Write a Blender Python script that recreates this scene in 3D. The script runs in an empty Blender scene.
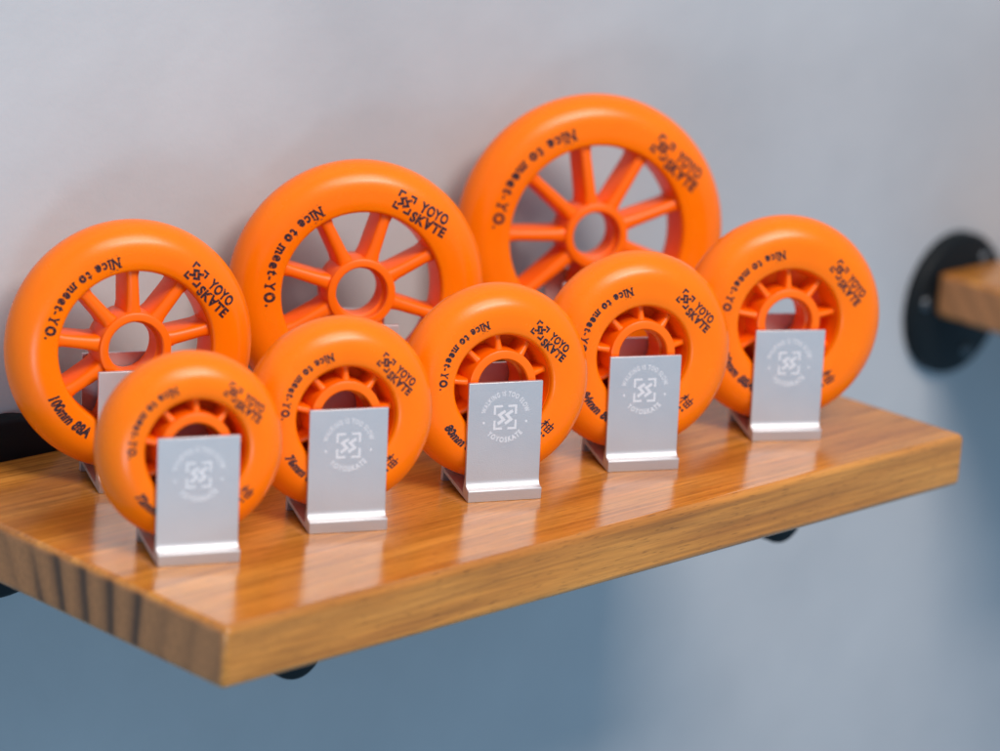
import bpy, bmesh, math, random
from mathutils import Vector, Matrix

random.seed(4)
SC = bpy.context.scene
COL = SC.collection
MM = 0.001
PI = math.pi

# ------------------------------------------------------------------ helpers
def new_mat(name):
    m = bpy.data.materials.new(name)
    m.use_nodes = True
    nt = m.node_tree
    return m, nt, nt.nodes['Principled BSDF'], nt.nodes, nt.links

def tag(o, label, cat, group=None):
    o['label'] = label
    o['category'] = cat
    if group:
        o['group'] = group
    return o

def empty(name, loc, rot=(0, 0, 0)):
    o = bpy.data.objects.new(name, None)
    o.empty_display_size = 0.01
    COL.objects.link(o)
    o.location = loc
    o.rotation_euler = rot
    return o

class MB:
    """collects faces (mm) with a material slot each and links them as ONE mesh object"""
    def __init__(self):
        self.v = []; self.f = []; self.m = []
    def add(self, verts, faces, mat=0):
        b = len(self.v)
        self.v += [tuple(p) for p in verts]
        self.f += [tuple(i + b for i in f) for f in faces]
        self.m += [mat] * len(faces)
    def box(self, x0, x1, y0, y1, z0, z1, mat=0):
        v = [(x, y, z) for z in (z0, z1) for y in (y0, y1) for x in (x0, x1)]
        self.add(v, [(0, 2, 3, 1), (4, 5, 7, 6), (0, 1, 5, 4), (2, 6, 7, 3), (0, 4, 6, 2), (1, 3, 7, 5)], mat)
    def lathe(self, prof, n=96, cz=0.0, closed=True, mat=0):
        """prof: (radius, axial) with axial towards the front (-Y)"""
        k = len(prof)
        v = []
        for i in range(n):
            a = 2 * PI * i / n
            for r, ax in prof:
                v.append((r * math.cos(a), -ax, cz + r * math.sin(a)))
        f = []
        for i in range(n):
            j = (i + 1) % n
            for q in range(k if closed else k - 1):
                w = (q + 1) % k
                f.append((i * k + q, i * k + w, j * k + w, j * k + q))
        self.add(v, f, mat)
    def extrude_x(self, prof, x0, x1, mat=0):
        """prof: closed polygon of (y, z), extruded along X"""
        k = len(prof)
        v = [(x0, y, z) for y, z in prof] + [(x1, y, z) for y, z in prof]
        f = [tuple(range(k - 1, -1, -1)), tuple(range(k, 2 * k))]
        for q in range(k):
            w = (q + 1) % k
            f.append((q, w, k + w, k + q))
        self.add(v, f, mat)
    def build(self, name, mats, parent=None, smooth=None, bevel=None, seg=2, fix=True):
        me = bpy.data.meshes.new(name)
        me.from_pydata([(x * MM, y * MM, z * MM) for x, y, z in self.v], [], self.f)
        for m in (mats if isinstance(mats, (list, tuple)) else [mats]):
            me.materials.append(m)
        me.polygons.foreach_set('material_index', self.m)
        if fix:
            bm = bmesh.new(); bm.from_mesh(me)
            fs = [f for f in bm.faces if f.material_index == 0]
            bmesh.ops.recalc_face_normals(bm, faces=fs)
            bm.to_mesh(me); bm.free()
        me.update()
        o = bpy.data.objects.new(name, me)
        COL.objects.link(o)
        if parent is not None:
            o.parent = parent
        if smooth is not None:
            me.polygons.foreach_set('use_smooth', [True] * len(me.polygons))
            try:
                me.set_sharp_from_angle(angle=math.radians(smooth))
            except Exception:
                pass
        if bevel:
            b = o.modifiers.new('edge', 'BEVEL')
            b.width = bevel * MM; b.segments = seg
            b.limit_method = 'ANGLE'; b.angle_limit = math.radians(35)
            b.harden_normals = False
        return o

def copy_tree(o, parent=None):
    c = o.copy()
    COL.objects.link(c)
    c.parent = parent
    for ch in [k for k in COL.objects if k.parent == o]:
        copy_tree(ch, c)
    return c

# ------------------------------------------------------------------ lettering
_cache = {}
def glyphs(body, bold=0.0, shear=0.0, spacing=1.0):
    key = (body, bold, shear, spacing)
    if key in _cache:
        return _cache[key]
    cu = bpy.data.curves.new('t', 'FONT')
    cu.body = body; cu.size = 1.0; cu.offset = bold; cu.shear = shear
    cu.space_character = spacing; cu.resolution_u = 3
    ob = bpy.data.objects.new('t', cu)
    COL.objects.link(ob)
    dg = bpy.context.evaluated_depsgraph_get()
    dg.update()
    me = bpy.data.meshes.new_from_object(ob.evaluated_get(dg))
    v = [(p.co.x, p.co.y) for p in me.vertices]
    f = [tuple(p.vertices) for p in me.polygons]
    bpy.data.objects.remove(ob); bpy.data.curves.remove(cu); bpy.data.meshes.remove(me)
    if v:
        x0 = min(p[0] for p in v)
        v = [(x - x0, y) for x, y in v]
    _cache[key] = (v, f)
    return v, f

def fit(vf, w, h):
    """scale flat lettering to the width w, centred on x = 0, capital height h"""
    v, f = vf
    x0 = min(p[0] for p in v); x1 = max(p[0] for p in v)
    sx = w / (x1 - x0); sy = h / 0.72
    return [((x - (x0 + x1) / 2) * sx, y * sy) for x, y in v], f

def strokes(lines, w):
    """polylines of (x, y) drawn as flat strokes of width w"""
    V = []; F = []
    for ln in lines:
        n = len(ln); k = len(V)
        for i in range(n):
            p = Vector(ln[i])
            d0 = (p - Vector(ln[i - 1])).normalized() if i else None
            d1 = (Vector(ln[i + 1]) - p).normalized() if i < n - 1 else None
            if d0 is None: d0 = d1; p = p - d1 * w * .25
            if d1 is None: d1 = d0; p = p + d0 * w * .25
            n0 = Vector((-d0.y, d0.x)); n1 = Vector((-d1.y, d1.x))
            m = (n0 + n1).normalized()
            h = w / 2 / max(m.dot(n0), .45)
            V += [tuple(p + m * h), tuple(p - m * h)]
        for i in range(n - 1):
            F.append((k + 2 * i, k + 2 * i + 1, k + 2 * i + 3, k + 2 * i + 2))
    return V, F

def refine(vf, size):
    """cut flat lettering finer so that it can follow a curved surface"""
    bm = bmesh.new()
    vs = [bm.verts.new((x, y, 0)) for x, y in vf[0]]
    for q in vf[1]:
        try: bm.faces.new([vs[i] for i in q])
        except ValueError: pass
    bmesh.ops.triangulate(bm, faces=bm.faces[:])
    for _ in range(5):
        es = [e for e in bm.edges if e.calc_length() > size]
        if not es: break
        bmesh.ops.subdivide_edges(bm, edges=es, cuts=1)
        bmesh.ops.triangulate(bm, faces=[f for f in bm.faces if len(f.verts) > 3])
    bm.verts.index_update()
    out = [(v.co.x, v.co.y) for v in bm.verts], [tuple(v.index for v in f.verts) for f in bm.faces]
    bm.free()
    return out

def rects(rs):
    V = []; F = []
    for x0, y0, x1, y1 in rs:
        k = len(V)
        V += [(x0, y0), (x1, y0), (x1, y1), (x0, y1)]
        F.append((k, k + 1, k + 2, k + 3))
    return V, F

def join(*vfs):
    V = []; F = []
    for v, f in vfs:
        k = len(V); V += v; F += [tuple(i + k for i in q) for q in f]
    return V, F

def move(vf, dx, dy, s=1.0):
    return [(x * s + dx, y * s + dy) for x, y in vf[0]], vf[1]

def frame_mark(half, t, gap):
    """square frame open in the middle of each side: four corner brackets"""
    rs = []
    for sx in (-1, 1):
        for sy in (-1, 1):
            xa, xb = sorted((sx * half, sx * gap)); ya, yb = sorted((sy * half, sy * (half - t)))
            rs.append((xa, ya, xb, yb))
            xa, xb = sorted((sx * half, sx * (half - t))); ya, yb = sorted((sy * (half - t), sy * gap))
            rs.append((xa, ya, xb, yb))
    return rects(rs)

def weave_mark(s, w):
    """two slanting angular S strokes woven into each other"""
    L = []
    for dx in (-0.40, 0.40):
        L.append([(dx + .34, .62), (dx - .24, .26), (dx + .24, -.24), (dx - .34, -.62)])
    return strokes([[(x * s, y * s) for x, y in l] for l in L], w)

SLAB = {'N': 'tb', 'i': 'b', 'm': 'b', 'Y': 'b'}
def slab_text(words):
    """letter by letter: heavy worn slab-serif lettering; returns flat lettering, cap height about 0.72"""
    parts = []; x = 0.0
    rnd = random.Random(7)
    for ch in words:
        if ch == ' ':
            x += 0.34; continue
        bold = {'N': .028, 'i': .03, 'c': .035, 'e': .05, 't': .035, 'o': .06, 'm': .035, 'Y': .03, 'O': .055, '.': .03, '-': .02}.get(ch, .03)
        v, f = glyphs(ch, bold + .01)
        wd = max(p[0] for p in v)
        dy = rnd.uniform(-.05, .05)
        parts.append(([(p[0] + x, p[1] + dy) for p in v], f))
        rs = []
        if ch in SLAB:
            y1 = max(p[1] for p in v)
            if ch == 'm':
                for q in (0, .5, 1):
                    rs.append((x + q * wd - .10, dy - .02, x + q * wd + .10, dy + .09))
            elif ch == 'N':
                for q in (0.08, .92):
                    rs.append((x + q * wd - .13, dy - .02, x + q * wd + .13, dy + .08))
                rs.append((x - .12, dy + y1 - .09, x + .2, dy + y1 + .01))
                rs.append((x + wd - .12, dy + y1 - .09, x + wd + .12, dy + y1 + .01))
            else:
                rs.append((x + wd / 2 - .18, dy - .02, x + wd / 2 + .18, dy + .08))
            parts.append(rects(rs))
        x += wd + 0.11
    # ink specks round the first word
    rs = []
    for q in range(26):
        px = rnd.uniform(-.1, 1.7); py = rnd.choice((rnd.uniform(-.26, -.06), rnd.uniform(.72, .86)))
        s = rnd.uniform(.02, .06)
        rs.append((px, py, px + s, py + s))
    parts.append(rects(rs))
    return join(*parts)

# ------------------------------------------------------------------ materials
def orange(name, col, rough, sss):
    m, nt, b, N, L = new_mat(name)
    b.inputs['Base Color'].default_value = (*col, 1)
    b.inputs['Roughness'].default_value = rough
    b.inputs['IOR'].default_value = 1.45
    b.inputs['Specular IOR Level'].default_value = .36
    if sss:
        b.inputs['Subsurface Weight'].default_value = sss
        b.inputs['Subsurface Radius'].default_value = (1.0, 0.25, 0.05)
        b.inputs['Subsurface Scale'].default_value = 0.0025
    tc = N.new('ShaderNodeTexCoord')
    n1 = N.new('ShaderNodeTexNoise'); n1.inputs['Scale'].default_value = 55; n1.inputs['Detail'].default_value = 4
    L.new(tc.outputs['Object'], n1.inputs['Vector'])
    r = N.new('ShaderNodeMapRange'); r.inputs['To Min'].default_value = rough - .05; r.inputs['To Max'].default_value = rough + .07
    L.new(n1.outputs['Fac'], r.inputs['Value']); L.new(r.outputs['Result'], b.inputs['Roughness'])
    n2 = N.new('ShaderNodeTexNoise'); n2.inputs['Scale'].default_value = 900; n2.inputs['Detail'].default_value = 2
    L.new(tc.outputs['Object'], n2.inputs['Vector'])
    bp = N.new('ShaderNodeBump'); bp.inputs['Strength'].default_value = .06; bp.inputs['Distance'].default_value = .0003
    L.new(n2.outputs['Fac'], bp.inputs['Height']); L.new(bp.outputs['Normal'], b.inputs['Normal'])
    mx = N.new('ShaderNodeMixRGB'); mx.blend_type = 'MIX'
    mx.inputs[1].default_value = (col[0], col[1] * .9, col[2], 1); mx.inputs[2].default_value = (col[0], col[1] * 1.08, col[2], 1)
    L.new(n1.outputs['Fac'], mx.inputs[0]); L.new(mx.outputs[0], b.inputs['Base Color'])
    return m

M_TYRE = orange('orange_urethane', (1.0, 0.186, 0.0005), .25, .10)
M_CORE = orange('orange_plastic', (0.98, 0.148, 0.0005), .34, 0.0)

def ink():
    m, nt, b, N, L = new_mat('black_ink')
    b.inputs['Roughness'].default_value = .34
    b.inputs['Specular IOR Level'].default_value = .4
    tc = N.new('ShaderNodeTexCoord')
    n = N.new('ShaderNodeTexNoise'); n.inputs['Scale'].default_value = 1500; n.inputs['Detail'].default_value = 2
    L.new(tc.outputs['Object'], n.inputs['Vector'])
    r = N.new('ShaderNodeValToRGB')
    r.color_ramp.elements[0].position = .60; r.color_ramp.elements[0].color = (.030, .018, .024, 1)
    r.color_ramp.elements[1].position = .68; r.color_ramp.elements[1].color = (.55, .10, .004, 1)
    L.new(n.outputs['Fac'], r.inputs['Fac']); L.new(r.outputs['Color'], b.inputs['Base Color'])
    return m
M_INK = ink()

def aluminium():
    m, nt, b, N, L = new_mat('satin_aluminium')
    b.inputs['Base Color'].default_value = (.68, .665, .675, 1)
    b.inputs['Metallic'].default_value = 1.0
    b.inputs['Roughness'].default_value = .38
    tc = N.new('ShaderNodeTexCoord')
    n = N.new('ShaderNodeTexNoise'); n.inputs['Scale'].default_value = 2600; n.inputs['Detail'].default_value = 1
    L.new(tc.outputs['Object'], n.inputs['Vector'])
    bp = N.new('ShaderNodeBump'); bp.inputs['Strength'].default_value = .25; bp.inputs['Distance'].default_value = .0003
    L.new(n.outputs['Fac'], bp.inputs['Height']); L.new(bp.outputs['Normal'], b.inputs['Normal'])
    n3 = N.new('ShaderNodeTexNoise'); n3.inputs['Scale'].default_value = 70; n3.inputs['Detail'].default_value = 3
    L.new(tc.outputs['Object'], n3.inputs['Vector'])
    r = N.new('ShaderNodeMapRange'); r.inputs['To Min'].default_value = .52; r.inputs['To Max'].default_value = .62
    L.new(n3.outputs['Fac'], r.inputs['Value']); L.new(r.outputs['Result'], b.inputs['Roughness'])
    return m
M_ALU = aluminium()

def etch():
    m, nt, b, N, L = new_mat('etched_aluminium')
    b.inputs['Base Color'].default_value = (.62, .62, .645, 1)
    b.inputs['Metallic'].default_value = 0
    b.inputs['Roughness'].default_value = .7
    return m
M_ETCH = etch()

def black_steel():
    m, nt, b, N, L = new_mat('black_painted_steel')
    b.inputs['Base Color'].default_value = (.004, .006, .0075, 1)
    b.inputs['Roughness'].default_value = .55
    b.inputs['Specular IOR Level'].default_value = .25
    return m
M_BLACK = black_steel()

def screw_mat():
    m, nt, b, N, L = new_mat('dark_screw_steel')
    b.inputs['Base Color'].default_value = (.12, .13, .14, 1)
    b.inputs['Metallic'].default_value = .8
    b.inputs['Roughness'].default_value = .35
    return m
M_SCREW = screw_mat()

def wood():
    m, nt, b, N, L = new_mat('lacquered_pine')
    tc = N.new('ShaderNodeTexCoord')
    geo = N.new('ShaderNodeNewGeometry')
    # slow wander of the growth lines along the board
    mp = N.new('ShaderNodeMapping'); mp.inputs['Scale'].default_value = (5.0, 16, 16)
    L.new(tc.outputs['Object'], mp.inputs['Vector'])
    nw = N.new('ShaderNodeTexNoise'); nw.inputs['Scale'].default_value = 1.0; nw.inputs['Detail'].default_value = 3; nw.inputs['Roughness'].default_value = .5
    L.new(mp.outputs['Vector'], nw.inputs['Vector'])
    sep = N.new('ShaderNodeSeparateXYZ'); L.new(tc.outputs['Object'], sep.inputs['Vector'])
    def math_(op, a, c=None, use=None):
        q = N.new('ShaderNodeMath'); q.operation = op
        for i, s in enumerate((a, c)):
            if s is None: continue
            if isinstance(s, (int, float)): q.inputs[i].default_value = s
            else: L.new(s, q.inputs[i])
        return q.outputs[0]
    # growth layers stand nearly upright in the board and fan out slightly from a pith far below it
    yy = math_('ADD', sep.outputs['Y'], -.0485)
    zz = math_('ADD', sep.outputs['Z'], .168)
    fan = math_('MULTIPLY', math_('DIVIDE', yy, zz), .168)
    wob = math_('MULTIPLY', math_('ADD', nw.outputs['Fac'], -.5), .034)
    edge = math_('MULTIPLY', math_('MINIMUM', math_('ABSOLUTE', sep.outputs['X']), .09), 1 / .09)
    fan = math_('ADD', fan, math_('MULTIPLY', wob, math_('ADD', math_('MULTIPLY', edge, .8), .2)))
    fr = math_('FRACT', math_('ADD', math_('MULTIPLY', fan, 1 / .0165), 20.5))
    late = N.new('ShaderNodeValToRGB')
    e = late.color_ramp.elements
    e[0].position = 0.0; e[0].color = (.10, .10, .10, 1)
    e[1].position = 1.0; e[1].color = (.10, .10, .10, 1)
    for pos, c in ((.12, .05), (.33, .30), (.44, .95), (.56, 1.0), (.72, .5), (.88, .22)):
        k = late.color_ramp.elements.new(pos); k.color = (c, c, c, 1)
    L.new(fr, late.inputs['Fac'])
    # the layers near the front edge are paler
    fade1 = N.new('ShaderNodeMapRange'); fade1.inputs['From Min'].default_value = .036; fade1.inputs['From Max'].default_value = .046
    fade1.inputs['To Min'].default_value = .3; fade1.inputs['To Max'].default_value = 1.0
    L.new(sep.outputs['Y'], fade1.inputs['Value'])
    fade2 = N.new('ShaderNodeMapRange'); fade2.inputs['From Min'].default_value = .104; fade2.inputs['From Max'].default_value = .114
    fade2.inputs['To Min'].default_value = 1.0; fade2.inputs['To Max'].default_value = .3
    L.new(sep.outputs['Y'], fade2.inputs['Value'])
    fade = N.new('ShaderNodeMath'); fade.operation = 'MULTIPLY'
    L.new(fade1.outputs['Result'], fade.inputs[0]); L.new(fade2.outputs['Result'], fade.inputs[1])
    # fine fibres and pores, long along X
    mf = N.new('ShaderNodeMapping'); mf.inputs['Scale'].default_value = (20, 560, 560)
    L.new(tc.outputs['Object'], mf.inputs['Vector'])
    nf = N.new('ShaderNodeTexNoise'); nf.inputs['Scale'].default_value = 1.0; nf.inputs['Detail'].default_value = 5; nf.inputs['Roughness'].default_value = .6
    L.new(mf.outputs['Vector'], nf.inputs['Vector'])
    mb_ = N.new('ShaderNodeMapping'); mb_.inputs['Scale'].default_value = (4.2, 44, 44)
    L.new(tc.outputs['Object'], mb_.inputs['Vector'])
    nb = N.new('ShaderNodeTexNoise'); nb.inputs['Scale'].default_value = 1.0; nb.inputs['Detail'].default_value = 4; nb.inputs['Roughness'].default_value = .55
    L.new(mb_.outputs['Vector'], nb.inputs['Vector'])
    broad = N.new('ShaderNodeValToRGB')
    e = broad.color_ramp.elements
    e[0].position = .32; e[0].color = (.44, .150, .021, 1)
    e[1].position = .70; e[1].color = (.68, .295, .056, 1)
    k = broad.color_ramp.elements.new(.5); k.color = (.56, .215, .032, 1)
    L.new(nb.outputs['Fac'], broad.inputs['Fac'])
    mx = N.new('ShaderNodeMixRGB'); mx.blend_type = 'MIX'
    mx.inputs[2].default_value = (.29, .095, .016, 1)
    L.new(math_('MULTIPLY', late.outputs['Color'], .34), mx.inputs[0]); L.new(broad.outputs['Color'], mx.inputs[1])
    fi = N.new('ShaderNodeMapRange'); fi.inputs['From Min'].default_value = .3; fi.inputs['From Max'].default_value = .7
    fi.inputs['To Min'].default_value = .70; fi.inputs['To Max'].default_value = 1.22
    L.new(nf.outputs['Fac'], fi.inputs['Value'])
    mg = N.new('ShaderNodeMapping'); mg.inputs['Scale'].default_value = (7, 270, 270)
    L.new(tc.outputs['Object'], mg.inputs['Vector'])
    ng = N.new('ShaderNodeTexNoise'); ng.inputs['Scale'].default_value = 1.0; ng.inputs['Detail'].default_value = 3; ng.inputs['Distortion'].default_value = .6
    L.new(mg.outputs['Vector'], ng.inputs['Vector'])
    gl = N.new('ShaderNodeMapRange'); gl.inputs['From Min'].default_value = .50; gl.inputs['From Max'].default_value = .68
    gl.inputs['To Min'].default_value = 0; gl.inputs['To Max'].default_value = .50
    L.new(ng.outputs['Fac'], gl.inputs['Value'])
    mx2 = N.new('ShaderNodeMixRGB'); mx2.inputs[2].default_value = (.26, .085, .014, 1)
    L.new(gl.outputs['Result'], mx2.inputs[0]); L.new(mx.outputs[0], mx2.inputs[1])
    mu = N.new('ShaderNodeMixRGB'); mu.blend_type = 'MULTIPLY'; mu.inputs[0].default_value = 1
    L.new(mx2.outputs[0], mu.inputs[1]); L.new(fi.outputs['Result'], mu.inputs[2])
    mpo = N.new('ShaderNodeMapping'); mpo.inputs['Scale'].default_value = (130, 1500, 1500)
    L.new(tc.outputs['Object'], mpo.inputs['Vector'])
    npo = N.new('ShaderNodeTexNoise'); npo.inputs['Scale'].default_value = 1.0; npo.inputs['Detail'].default_value = 1
    L.new(mpo.outputs['Vector'], npo.inputs['Vector'])
    rpo = N.new('ShaderNodeMapRange'); rpo.inputs['From Min'].default_value = .62; rpo.inputs['From Max'].default_value = .72
    rpo.inputs['To Min'].default_value = 1.0; rpo.inputs['To Max'].default_value = .62
    L.new(npo.outputs['Fac'], rpo.inputs['Value'])
    mu2 = N.new('ShaderNodeMixRGB'); mu2.blend_type = 'MULTIPLY'; mu2.inputs[0].default_value = 1
    L.new(mu.outputs[0], mu2.inputs[1]); L.new(rpo.outputs['Result'], mu2.inputs[2])
    mu = mu2
    # sawn ends drink the stain: greyer, with clear dark growth lines
    endb = N.new('ShaderNodeMixRGB'); endb.blend_type = 'MIX'
    endb.inputs[1].default_value = (.43, .175, .060, 1); endb.inputs[2].default_value = (.075, .034, .016, 1)
    L.new(math_('MULTIPLY', late.outputs['Color'], fade.outputs[0]), endb.inputs[0])
    ne = N.new('ShaderNodeTexNoise'); ne.inputs['Scale'].default_value = 420; ne.inputs['Detail'].default_value = 3
    L.new(tc.outputs['Object'], ne.inputs['Vector'])
    re_ = N.new('ShaderNodeMapRange'); re_.inputs['To Min'].default_value = .7; re_.inputs['To Max'].default_value = 1.3
    L.new(ne.outputs['Fac'], re_.inputs['Value'])
    em = N.new('ShaderNodeMixRGB'); em.blend_type = 'MULTIPLY'; em.inputs[0].default_value = 1
    L.new(endb.outputs[0], em.inputs[1]); L.new(re_.outputs['Result'], em.inputs[2])
    tn = N.new('ShaderNodeSeparateXYZ'); L.new(tc.outputs['Normal'], tn.inputs['Vector'])
    ax = math_('ABSOLUTE', tn.outputs['X'])
    st = N.new('ShaderNodeMapRange'); st.inputs['From Min'].default_value = .8; st.inputs['From Max'].default_value = .97
    L.new(ax, st.inputs['Value'])
    fin = N.new('ShaderNodeMixRGB'); L.new(st.outputs['Result'], fin.inputs[0])
    L.new(mu.outputs[0], fin.inputs[1]); L.new(em.outputs[0], fin.inputs[2])
    L.new(fin.outputs[0], b.inputs['Base Color'])
    b.inputs['IOR'].default_value = 1.55
    # lacquer: glossy on the flats, duller on the sawn ends
    ro = N.new('ShaderNodeMapRange'); ro.inputs['To Min'].default_value = .18; ro.inputs['To Max'].default_value = .62
    L.new(st.outputs['Result'], ro.inputs['Value']); L.new(ro.outputs['Result'], b.inputs['Roughness'])
    bp = N.new('ShaderNodeBump'); bp.inputs['Strength'].default_value = .10; bp.inputs['Distance'].default_value = .0006
    L.new(nf.outputs['Fac'], bp.inputs['Height']); L.new(bp.outputs['Normal'], b.inputs['Normal'])
    return m
M_WOOD = wood()

def paint():
    m, nt, b, N, L = new_mat('grey_wall_paint')
    tc = N.new('ShaderNodeTexCoord')
    n = N.new('ShaderNodeTexNoise'); n.inputs['Scale'].default_value = 6; n.inputs['Detail'].default_value = 5; n.inputs['Roughness'].default_value = .55
    L.new(tc.outputs['Object'], n.inputs['Vector'])
    r = N.new('ShaderNodeValToRGB')
    r.color_ramp.elements[0].position = .30; r.color_ramp.elements[0].color = (.430, .435, .452, 1)
    r.color_ramp.elements[1].position = .70; r.color_ramp.elements[1].color = (.515, .516, .530, 1)
    L.new(n.outputs['Fac'], r.inputs['Fac']); L.new(r.outputs['Color'], b.inputs['Base Color'])
    b.inputs['Roughness'].default_value = .66
    n2 = N.new('ShaderNodeTexNoise'); n2.inputs['Scale'].default_value = 380; n2.inputs['Detail'].default_value = 4
    L.new(tc.outputs['Object'], n2.inputs['Vector'])
    n3 = N.new('ShaderNodeTexNoise'); n3.inputs['Scale'].default_value = 22; n3.inputs['Detail'].default_value = 3
    L.new(tc.outputs['Object'], n3.inputs['Vector'])
    b1 = N.new('ShaderNodeBump'); b1.inputs['Strength'].default_value = .12; b1.inputs['Distance'].default_value = .0008
    L.new(n2.outputs['Fac'], b1.inputs['Height'])
    b2 = N.new('ShaderNodeBump'); b2.inputs['Strength'].default_value = .25; b2.inputs['Distance'].default_value = .004
    L.new(n3.outputs['Fac'], b2.inputs['Height']); L.new(b1.outputs['Normal'], b2.inputs['Normal'])
    L.new(b2.outputs['Normal'], b.inputs['Normal'])
    return m
M_WALL = paint()

# ------------------------------------------------------------------ the setting: one painted wall
SL, SD, ST = 424.5, 196.3, 23.7          # shelf length, depth, thickness (mm)
WALL_Y = SD + 9
w = MB(); w.box(-1600, 2600, WALL_Y, WALL_Y + 60, -1500, 1500)
wo = w.build('wall', M_WALL); wo['kind'] = 'structure'

# ------------------------------------------------------------------ shelves
def make_shelf(name, loc):
    s = MB(); s.box(0, SL, 0, SD, -ST, 0)
    o = s.build(name, M_WOOD, bevel=3.0, seg=5, smooth=30)
    o.location = loc
    return o
sh = make_shelf('wooden_shelf', (0, 0, 0))
tag(sh, 'lacquered wooden wall shelf carrying all the orange wheels and silver stands', 'shelf', 'wooden wall shelves')
sh2 = sh.copy(); COL.objects.link(sh2); sh2.location = (655.5 * MM, 0, -3.0 * MM)
tag(sh2, 'empty wooden shelf end poking in front of the black round flange at the right edge', 'shelf', 'wooden wall shelves')

# ------------------------------------------------------------------ brackets: round black wall flange, screws, rod under the shelf
def make_bracket(rod=True):
    t = empty('shelf_bracket', (0, 0, 0))
    R = 38.5; th = 7.5
    f = MB()
    f.lathe([(0.01, 0), (R, 0), (R, th - 2.2), (R - .8, th - .7), (R - 2.4, th), (0.01, th)], n=72, closed=False)
    f.build('wall_flange', M_BLACK, t, smooth=40)
    for a in ((110, 230, 350) if rod else (52, 172, 292)):
        s = MB(); px, pz = 29 * math.cos(math.radians(a)), 29 * math.sin(math.radians(a))
        s.lathe([(.01, th + 1.7), (1.2, th + 1.65), (2.6, th + 1.2), (3.6, th + .35), (3.8, th), (.01, th)], n=20, closed=False)
        s.v = [(x + px, y, z + pz) for x, y, z in s.v]
        s.build('screw', M_SCREW, t, smooth=60)
    if not rod:
        return t
    r = MB()
    y1 = WALL_Y - 49
    r.lathe([(.01, y1), (12.2, y1), (13.6, y1 - .5), (14, y1 - 1.8), (14, th - .5), (.01, th - .5)], n=40, closed=False)
    r.v = [(x + 27, y, z - 17.3) for x, y, z in r.v]
    r.build('support_rod', M_BLACK, t, smooth=40)
    return t
br = make_bracket()
for i, (x, z, lab) in enumerate((
        (54, -22.5, 'black round wall flange behind the long shelf, left of the left back wheel'),
        (339, -22.5, 'black bracket under the right half of the long shelf, only its rod tip showing'),
        (679, -24, 'black round wall flange with screws behind the empty shelf end'))):
    o = (br, None, None)[i] or (copy_tree(br) if i == 1 else make_bracket(False))
    o.location = (x * MM, WALL_Y * MM, z * MM)
    tag(o, lab, 'shelf bracket', 'black shelf brackets')

# ------------------------------------------------------------------ wheels
HW = 11.6        # half width
RT = 12.0        # roundness of the tread
def tyre_surface(R, Rin, r):
    """height of the front face at radius r"""
    if r <= R - RT:
        k = (r - Rin) / max(R - RT - Rin, .1)
        return HW - .35 + .35 * min(max(k, 0), 1)
    s = min((r - (R - RT)) / RT, .999)
    return HW * math.sqrt(1 - s * s)

def tyre_profile(R, Rin):
    p = [(Rin + .0, HW - 3.2), (Rin + .05, HW - 2.2), (Rin + .3, HW - 1.3), (Rin + .8, HW - .7), (Rin + 1.5, HW - .35)]
    p.append(((Rin + 1.5 + R - RT) / 2, tyre_surface(R, Rin, (Rin + 1.5 + R - RT) / 2)))
    for i in range(0, 15):
        t = PI / 2 * i / 14
        p.append((R - RT + RT * math.sin(t), HW * math.cos(t)))
    q = [(r, -a) for r, a in reversed(p[:-1])]
    return p + q

def print_on(mb, vf, R, Rin, cz, place, mat=1, lift=.10):
    v, f = refine(vf, .9)
    out = []
    for x, y in v:
        r, a = place(x, y)
        out.append((r * math.cos(a), -(tyre_surface(R, Rin, r) + lift), cz + r * math.sin(a)))
    # outward facing (towards -Y)
    ff = []
    for q in f:
        a, b, c = (Vector(out[i]) for i in q[:3])
        n = (b - a).cross(c - a)
        ff.append(tuple(q) if n.y < 0 else tuple(reversed(q)))
    mb.add(out, ff, mat)

def around_ccw(rmid, a0):
    """reads counter-clockwise, letter tops towards the centre"""
    return lambda x, y: (rmid - y, a0 + x / rmid)

def straight(rmid, a0, da=0.0):
    """straight block of print, tops outward, centred at angle a0"""
    ux, uz = math.cos(a0), math.sin(a0)
    vx, vz = math.cos(a0 + da), math.sin(a0 + da)
    tx, tz = vz, -vx
    def pl(x, y):
        px = ux * rmid + vx * y + tx * x; pz = uz * rmid + vz * y + tz * x
        return math.hypot(px, pz), math.atan2(pz, px)
    return pl

def radial_out(rmid, a0):
    """reads outwards along the radius, tops counter-clockwise"""
    ux, uz = math.cos(a0), math.sin(a0)
    tx, tz = -uz, ux
    def pl(x, y):
        px = ux * (rmid + x) + tx * y; pz = uz * (rmid + x) + tz * y
        return math.hypot(px, pz), math.atan2(pz, px)
    return pl

def pomelo():
    """the brushed two-part character with three dots under it, about 4 high"""
    L = [[(-1.9, .75), (-.35, 1.05)], [(-1.05, 2.1), (-1.2, -1.9)], [(-1.1, .7), (-2.1, -.7)], [(-1.05, .6), (-.45, -.1)],
         [(.1, .75), (.0, -1.6), (1.75, -1.45), (1.95, .95), (.1, .75)], [(1.0, 2.0), (.9, -1.5)], [(.1, -.35), (1.8, -.15)]]
    dots = []
    for k in range(3):
        cx = -1.35 + k * 1.25
        n = 10
        dots.append(([(cx + .48 * math.cos(2 * PI * i / n), -3.0 + .45 * math.sin(2 * PI * i / n)) for i in range(n)], [tuple(range(n))]))
    return join(strokes(L, .42), *dots)

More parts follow.
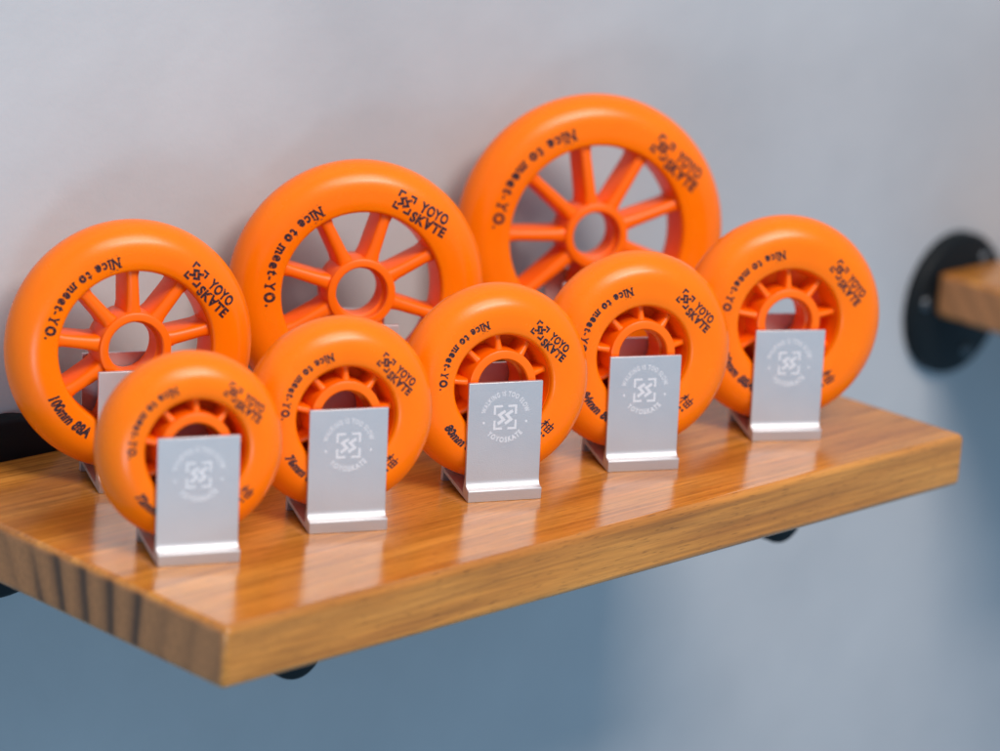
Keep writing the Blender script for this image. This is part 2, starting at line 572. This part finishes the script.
def tyre(R, Rin, size, rot, parent, rn, rl, k):
    mb = MB()
    mb.lathe(tyre_profile(R, Rin), n=144, cz=R)
    rot = math.radians(rot)
    # slogan
    span = math.radians(75 if R < 46 else 70)
    t = slab_text('Nice to meet-YO.')
    L = span * rn
    t = fit(t, L, 3.3 * k)
    t = move(t, 0, -1.1 * k)
    print_on(mb, t, R, Rin, R, around_ccw(rn, rot + math.radians(57) + span / 2))
    # maker's mark: framed sign with two rows of capitals
    a = join(move(frame_mark(3.1, .75, .9), -6.7, 1.0), move(weave_mark(2.3, .85), -6.7, 1.0),
             move(fit(glyphs('YOYO', .052, 0, 1.10), 10.2, 3.2), 3.4, .85), move(fit(glyphs('SK\u2200TE', .050, 0, 1.08), 12.4, 3.1), 3.3, -3.05))
    a = move(a, 0, 0, k)
    print_on(mb, a, R, Rin, R, straight(rl, rot - 3.0 * k / rl, math.radians(8)))
    # size and hardness
    s = glyphs(f'{size}mm 88A', .06, .25, 1.05)
    sp = math.radians(33 if R > 46 else 39)
    s = move(fit(s, sp * (rn + 1.8), 3.4 * k), 0, -1.1 * k)
    print_on(mb, s, R, Rin, R, around_ccw(rn + 1.8, rot + math.radians(163) + sp / 2))
    # brushed character
    print_on(mb, move(pomelo(), 0, .5, 1.25 * k), R, Rin, R, radial_out(rl + .2, rot - math.radians(92)))
    return mb.build('tyre', [M_TYRE, M_INK], parent, smooth=50)

def hub(parent, R, ro, rb=11.0):
    h = MB()
    F = 10.2
    h.lathe([(rb, 5), (rb, F - .5), (rb + .5, F), (ro - .8, F), (ro - .2, F - .3), (ro, F - 1), (ro + .5, 0), (ro, -F + 1), (ro - .8, -F),
             (rb + .5, -F), (rb, -F + .5), (rb, -5), (rb - 1.1, -4.6), (rb - 1.1, 4.6)], n=72, cz=R)
    return h.build('hub', M_CORE, parent, smooth=40)

def blade(parent, name, R, r0, r1, ang, w0, w1, f0, f1, bk):
    """radial blade from r0 to r1, widths w0/w1, front heights f0/f1, back depth bk, with a rounded front edge"""
    s = MB(); a = math.radians(ang)
    ca, sa = math.cos(a), math.sin(a)
    rows = []
    nn = 7
    for q in range(nn):
        t = q / (nn - 1)
        r = r0 + (r1 - r0) * t
        flare = 1.1 * (max(0, .18 - t) / .18) ** 2 + 1.4 * (max(0, t - .82) / .18) ** 2
        w_ = w0 + (w1 - w0) * t + flare
        fr = f0 + (f1 - f0) * t
        sec = [(-w_ / 2 - .15, -bk), (-w_ / 2, fr - 1.5)]
        for k in range(1, 6):
            th = PI - PI * k / 6
            sec.append((w_ / 2 * math.cos(th), fr - 1.5 + 1.5 * math.sin(th)))
        sec += [(w_ / 2, fr - 1.5), (w_ / 2 + .15, -bk)]
        rows.append([(r * ca - x * sa, -ax, R + r * sa + x * ca) for x, ax in sec])
    k = len(rows[0])
    v = [p for rw in rows for p in rw]
    f = []
    for q in range(nn - 1):
        for j in range(k):
            j2 = (j + 1) % k
            f.append((q * k + j, q * k + j2, (q + 1) * k + j2, (q + 1) * k + j))
    f.append(tuple(range(k))); f.append(tuple((nn - 1) * k + j for j in reversed(range(k))))
    s.add(v, f)
    return s.build(name, M_CORE, parent, smooth=50)

def make_wheel(size, loc, rz, tilt, rot, spokes=None, spoke0=0, Rin=20.5, rn=24.0, rl=27.0, k=1.0):
    R = size / 2
    t = empty('inline_skate_wheel', loc, (-tilt, 0, rz))
    tyre(R, Rin, size, rot, t, rn, rl, k)
    if spokes:
        rm = MB(); F = 9.6
        rm.lathe([(Rin - .15, HW - 2.9), (Rin + .5, HW - 3.1), (Rin + .5, -HW + 3.1), (Rin - .15, -HW + 2.9), (Rin - .7, 0)], n=120, cz=R)
        rm.build('rim', M_CORE, t, smooth=40)
        ro = 14.6
        hub(t, R, ro)
        for q in range(spokes):
            blade(t, 'spoke', R, ro - .6, Rin + .3, spoke0 + 360 * q / spokes, 5.4, 4.6, 8.6, 8.2, 8.4)
    else:
        c = MB(); F = 9.4
        # dished core: rim wall, floor of the recess, back wall
        c.lathe([(Rin + .5, HW - 3.0), (Rin - .2, HW - 2.9), (Rin - 1.3, -2.0), (Rin - 2.2, -3.4), (13.5, -4.0), (13.5, -6.0), (Rin - 1.3, -5.5), (Rin - .2, -HW + 2.9), (Rin + .5, -HW + 3.0)], n=96, cz=R)
        c.build('core', M_CORE, t, smooth=40)
        hub(t, R, 14.4, 10.6)
        for q in range(9):
            blade(t, 'rib', R, 13.9, Rin - .6, spoke0 + 40 * q, 3.0, 2.4, 8.4, 6.8, 4.5)
    return t

# ------------------------------------------------------------------ stands
LEAN = 0.0789
SW = 31.6
def arc_text(vf, r, a0, inside):
    """flat lettering bent on a circle in the plate's plane; inside=False tops outward (clockwise), True tops to the centre"""
    v, f = vf
    out = []
    for x, y in v:
        if not inside:
            a = a0 - x / r; rr = r + y
        else:
            a = a0 + x / r; rr = r - y
        out.append((rr * math.cos(a), rr * math.sin(a)))
    return out, f

def make_stand():
    t = empty('wheel_stand', (0, 0, 0))
    fy = lambda z: 3.45 + LEAN * (z - 8)                 # front of the front plate
    H = 47.5
    p = [(0, 0), (0, 4.5), (.25, 4.8)]
    for q in range(8):                                   # hollow fillet between foot lip and plate
        u = q / 7
        a = PI / 2 * u
        p.append((.9 + 2.55 * math.sin(a) * 1.0, 8.2 - 3.3 * math.cos(a)))
    p += [(fy(H), H), (fy(H) + 1.6, H), (fy(8.6) + 1.6, 8.6), (6.2, 3.4), (6.2, .98)]
    m = MB(); m.extrude_x(p, -SW / 2, SW / 2)
    # etched sign on the plate
    cz = 33.3
    sign = join(frame_mark(5.0, .95, 1.15), weave_mark(3.9, 1.25),
                arc_text(fit(glyphs('WALKING IS TOO SLOW', .034, 0, 1.28), 8.7 * math.radians(156), 2.0), 8.7, PI / 2, False),
                arc_text(move(fit(glyphs('YOYOSKATE', .045, 0, 1.25), 9.6 * math.radians(100), 2.1), 0, -.5), 9.6, -PI / 2, True))
    dots = []
    for a in (192, 348):
        cx, cy = 9.3 * math.cos(math.radians(a)), 9.3 * math.sin(math.radians(a))
        dots.append(([(cx + .55 * math.cos(2 * PI * i / 10), cy + .55 * math.sin(2 * PI * i / 10)) for i in range(10)], [tuple(range(10))]))
    v, f = join(sign, *dots)
    V = [(x, fy(cz + y) - .045, cz + y) for x, y in v]
    ff = []
    for q in f:
        a, b, c = (Vector(V[i]) for i in q[:3])
        n = (b - a).cross(c - a)
        ff.append(tuple(q) if n.y < 0 else tuple(reversed(q)))
    m.add(V, ff, 1)
    m.build('front_plate', [M_ALU, M_ETCH], t, bevel=.22, seg=2, smooth=35)
    b = MB()
    b.extrude_x([(6.2, .98), (6.2, 2.55), (26.5, 5.5), (28.1, 6.8), (28.1, 4.1)], -SW / 2, SW / 2)
    b.build('base', M_ALU, t, smooth=35)
    ry = lambda z: 28.1 + LEAN * max(z - 6.8, 0)
    r = MB()
    r.extrude_x([(28.1, 0), (28.1, 6.8), (ry(48), 48), (ry(48) + 1.8, 48), (30.4, 6.8), (30.4, 0)], -SW / 2, SW / 2)
    r.build('rear_plate', M_ALU, t, bevel=.22, seg=2, smooth=35)
    return t

#        size  x    y     yaw     print rot, spokes
ROW = [
    (72, 35.0, 56.6, -.406, 51, None, 8, 19.6, 25.4, 25.0, .95),
    (76, 106.5, 53.2, -.418, 47, None, 9, 20.0, 25.6, 25.2, .97),
    (80, 185.1, 46.9, -.400, 49, None, 15, 20.6, 26.6, 25.6, 1.0),
    (84, 262.2, 42.9, -.436, 46, None, 12, 20.4, 28.4, 28.0, 1.05),
    (90, 347.0, 37.4, -.500, 40, None, 10, 23.0, 30.4, 30.4, 1.1),
    (100, 69.5, 135.3, -.400, 44, 9, 12, 31.0, 36.4, 36.6, 1.25),
    (110, 190.9, 138.8, -.500, 60, 8, 28, 34.2, 40.2, 41.0, 1.35),
    (125, 330.4, 136.4, -.470, 48, 9, 19.5, 40.6, 48.2, 48.0, 1.5),
]
WL = ['smallest orange wheel, at the left end of the front row',
      'small orange wheel, second in the front row after the smallest one',
      'mid-sized orange wheel in the middle of the front row, sharpest in focus',
      'orange wheel with a bright glint on top, fourth in the front row',
      'largest wheel of the front row, at the right end by the shelf corner',
      'open-spoked orange wheel at the left of the back row, partly behind the smallest wheel',
      'open-spoked orange wheel in the middle of the back row',
      'biggest orange wheel, open-spoked, topmost at the right of the back row']
SLB = ['silver stand at the shelf corner holding the smallest orange wheel',
       'silver stand holding the second wheel of the front row',
       'silver stand holding the middle wheel of the front row, its etched sign sharpest',
       'silver stand holding the fourth wheel of the front row',
       'silver stand holding the front wheel nearest the right end of the shelf',
       'silver stand seen through the spokes of the left back wheel',
       'silver stand behind the front row under the middle back wheel',
       'silver stand in shade under the biggest back wheel, mostly hidden']
proto = make_stand()
G = 16.4; C0 = 4.45
for i, (size, x, y, ps, rot, spk, sp0, Rin, rn, rl, k) in enumerate(ROW):
    st = proto if i == 0 else copy_tree(proto)
    st.location = (x * MM, y * MM, 0); st.rotation_euler = (0, 0, ps)
    tag(st, SLB[i], 'wheel stand', 'silver wheel stands')
    bx, by = -math.sin(ps), math.cos(ps)
    gg = G + C0 * math.sin(LEAN)
    wh = make_wheel(size, ((x + bx * gg) * MM, (y + by * gg) * MM, C0 * math.cos(LEAN) * MM), ps, LEAN, rot, spk, sp0, Rin, rn, rl, k)
    tag(wh, WL[i], 'skate wheel', 'orange skate wheels')

# ------------------------------------------------------------------ camera
cam = bpy.data.cameras.new('camera')
co = bpy.data.objects.new('camera', cam); COL.objects.link(co)
P = Vector((-736.054, -839.399, 423.303)) * MM
yaw, pitch, roll = .8004859396, .2828108906, .072078608
fw = Vector((math.sin(yaw) * math.cos(pitch), math.cos(yaw) * math.cos(pitch), -math.sin(pitch)))
rt = Vector((math.cos(yaw), -math.sin(yaw), 0)); up = rt.cross(fw)
r2 = rt * math.cos(roll) + up * math.sin(roll); u2 = -rt * math.sin(roll) + up * math.cos(roll)
M = Matrix((r2, u2, -fw)).transposed().to_4x4(); M.translation = P
co.matrix_world = M
cam.sensor_width = 36; cam.lens = 3.3721858 * 36
cam.clip_start = .05; cam.clip_end = 60
cam.dof.use_dof = True; cam.dof.focus_distance = 1.35; cam.dof.aperture_fstop = 5.5
SC.camera = co

# ------------------------------------------------------------------ light: a lamp panel in front and above, cool room light round about
def area(name, loc, target, sx, sy, watts, col):
    l = bpy.data.lights.new(name, 'AREA'); l.shape = 'RECTANGLE'; l.size = sx; l.size_y = sy
    l.energy = watts; l.color = col
    o = bpy.data.objects.new(name, l); COL.objects.link(o)
    o.location = loc
    o.rotation_euler = (Vector(target) - Vector(loc)).to_track_quat('-Z', 'Y').to_euler()
    return o
area('ceiling_lamp', (-.02, -.95, 1.50), (.22, .1, 0), .95, .6, 20, (1, .875, .765))
area('front_lamp', (.04, -1.36, 1.36), (.22, .1, .03), .8, .2, 16.5, (1, .93, .88))
area('low_cool_fill', (-.76, -.82, -.13), (.22, .18, .08), .26, .26, 2.8, (.56, .82, 1))  # lamp added low at front left for cool fill and wheel shadows, no window

W = bpy.data.worlds.new('World'); SC.world = W; W.use_nodes = True
nt = W.node_tree; N = nt.nodes; L = nt.links
bg = N['Background']
tc = N.new('ShaderNodeTexCoord'); sp = N.new('ShaderNodeSeparateXYZ'); L.new(tc.outputs['Generated'], sp.inputs['Vector'])
ra = N.new('ShaderNodeValToRGB')
mr = N.new('ShaderNodeMapRange'); mr.inputs['From Min'].default_value = -1; mr.inputs['From Max'].default_value = 1
L.new(sp.outputs['Z'], mr.inputs['Value']); L.new(mr.outputs['Result'], ra.inputs['Fac'])
ra.color_ramp.elements[0].color = (.17, .40, .63, 1); ra.color_ramp.elements[1].color = (.42, .53, .68, 1)
L.new(ra.outputs['Color'], bg.inputs['Color'])
bg.inputs['Strength'].default_value = .80

SC.view_settings.view_transform = 'Standard'
SC.view_settings.look = 'None'
SC.view_settings.exposure = .03
SC.view_settings.gamma = 1
SC.cycles.max_bounces = 8
SC.cycles.diffuse_bounces = 3
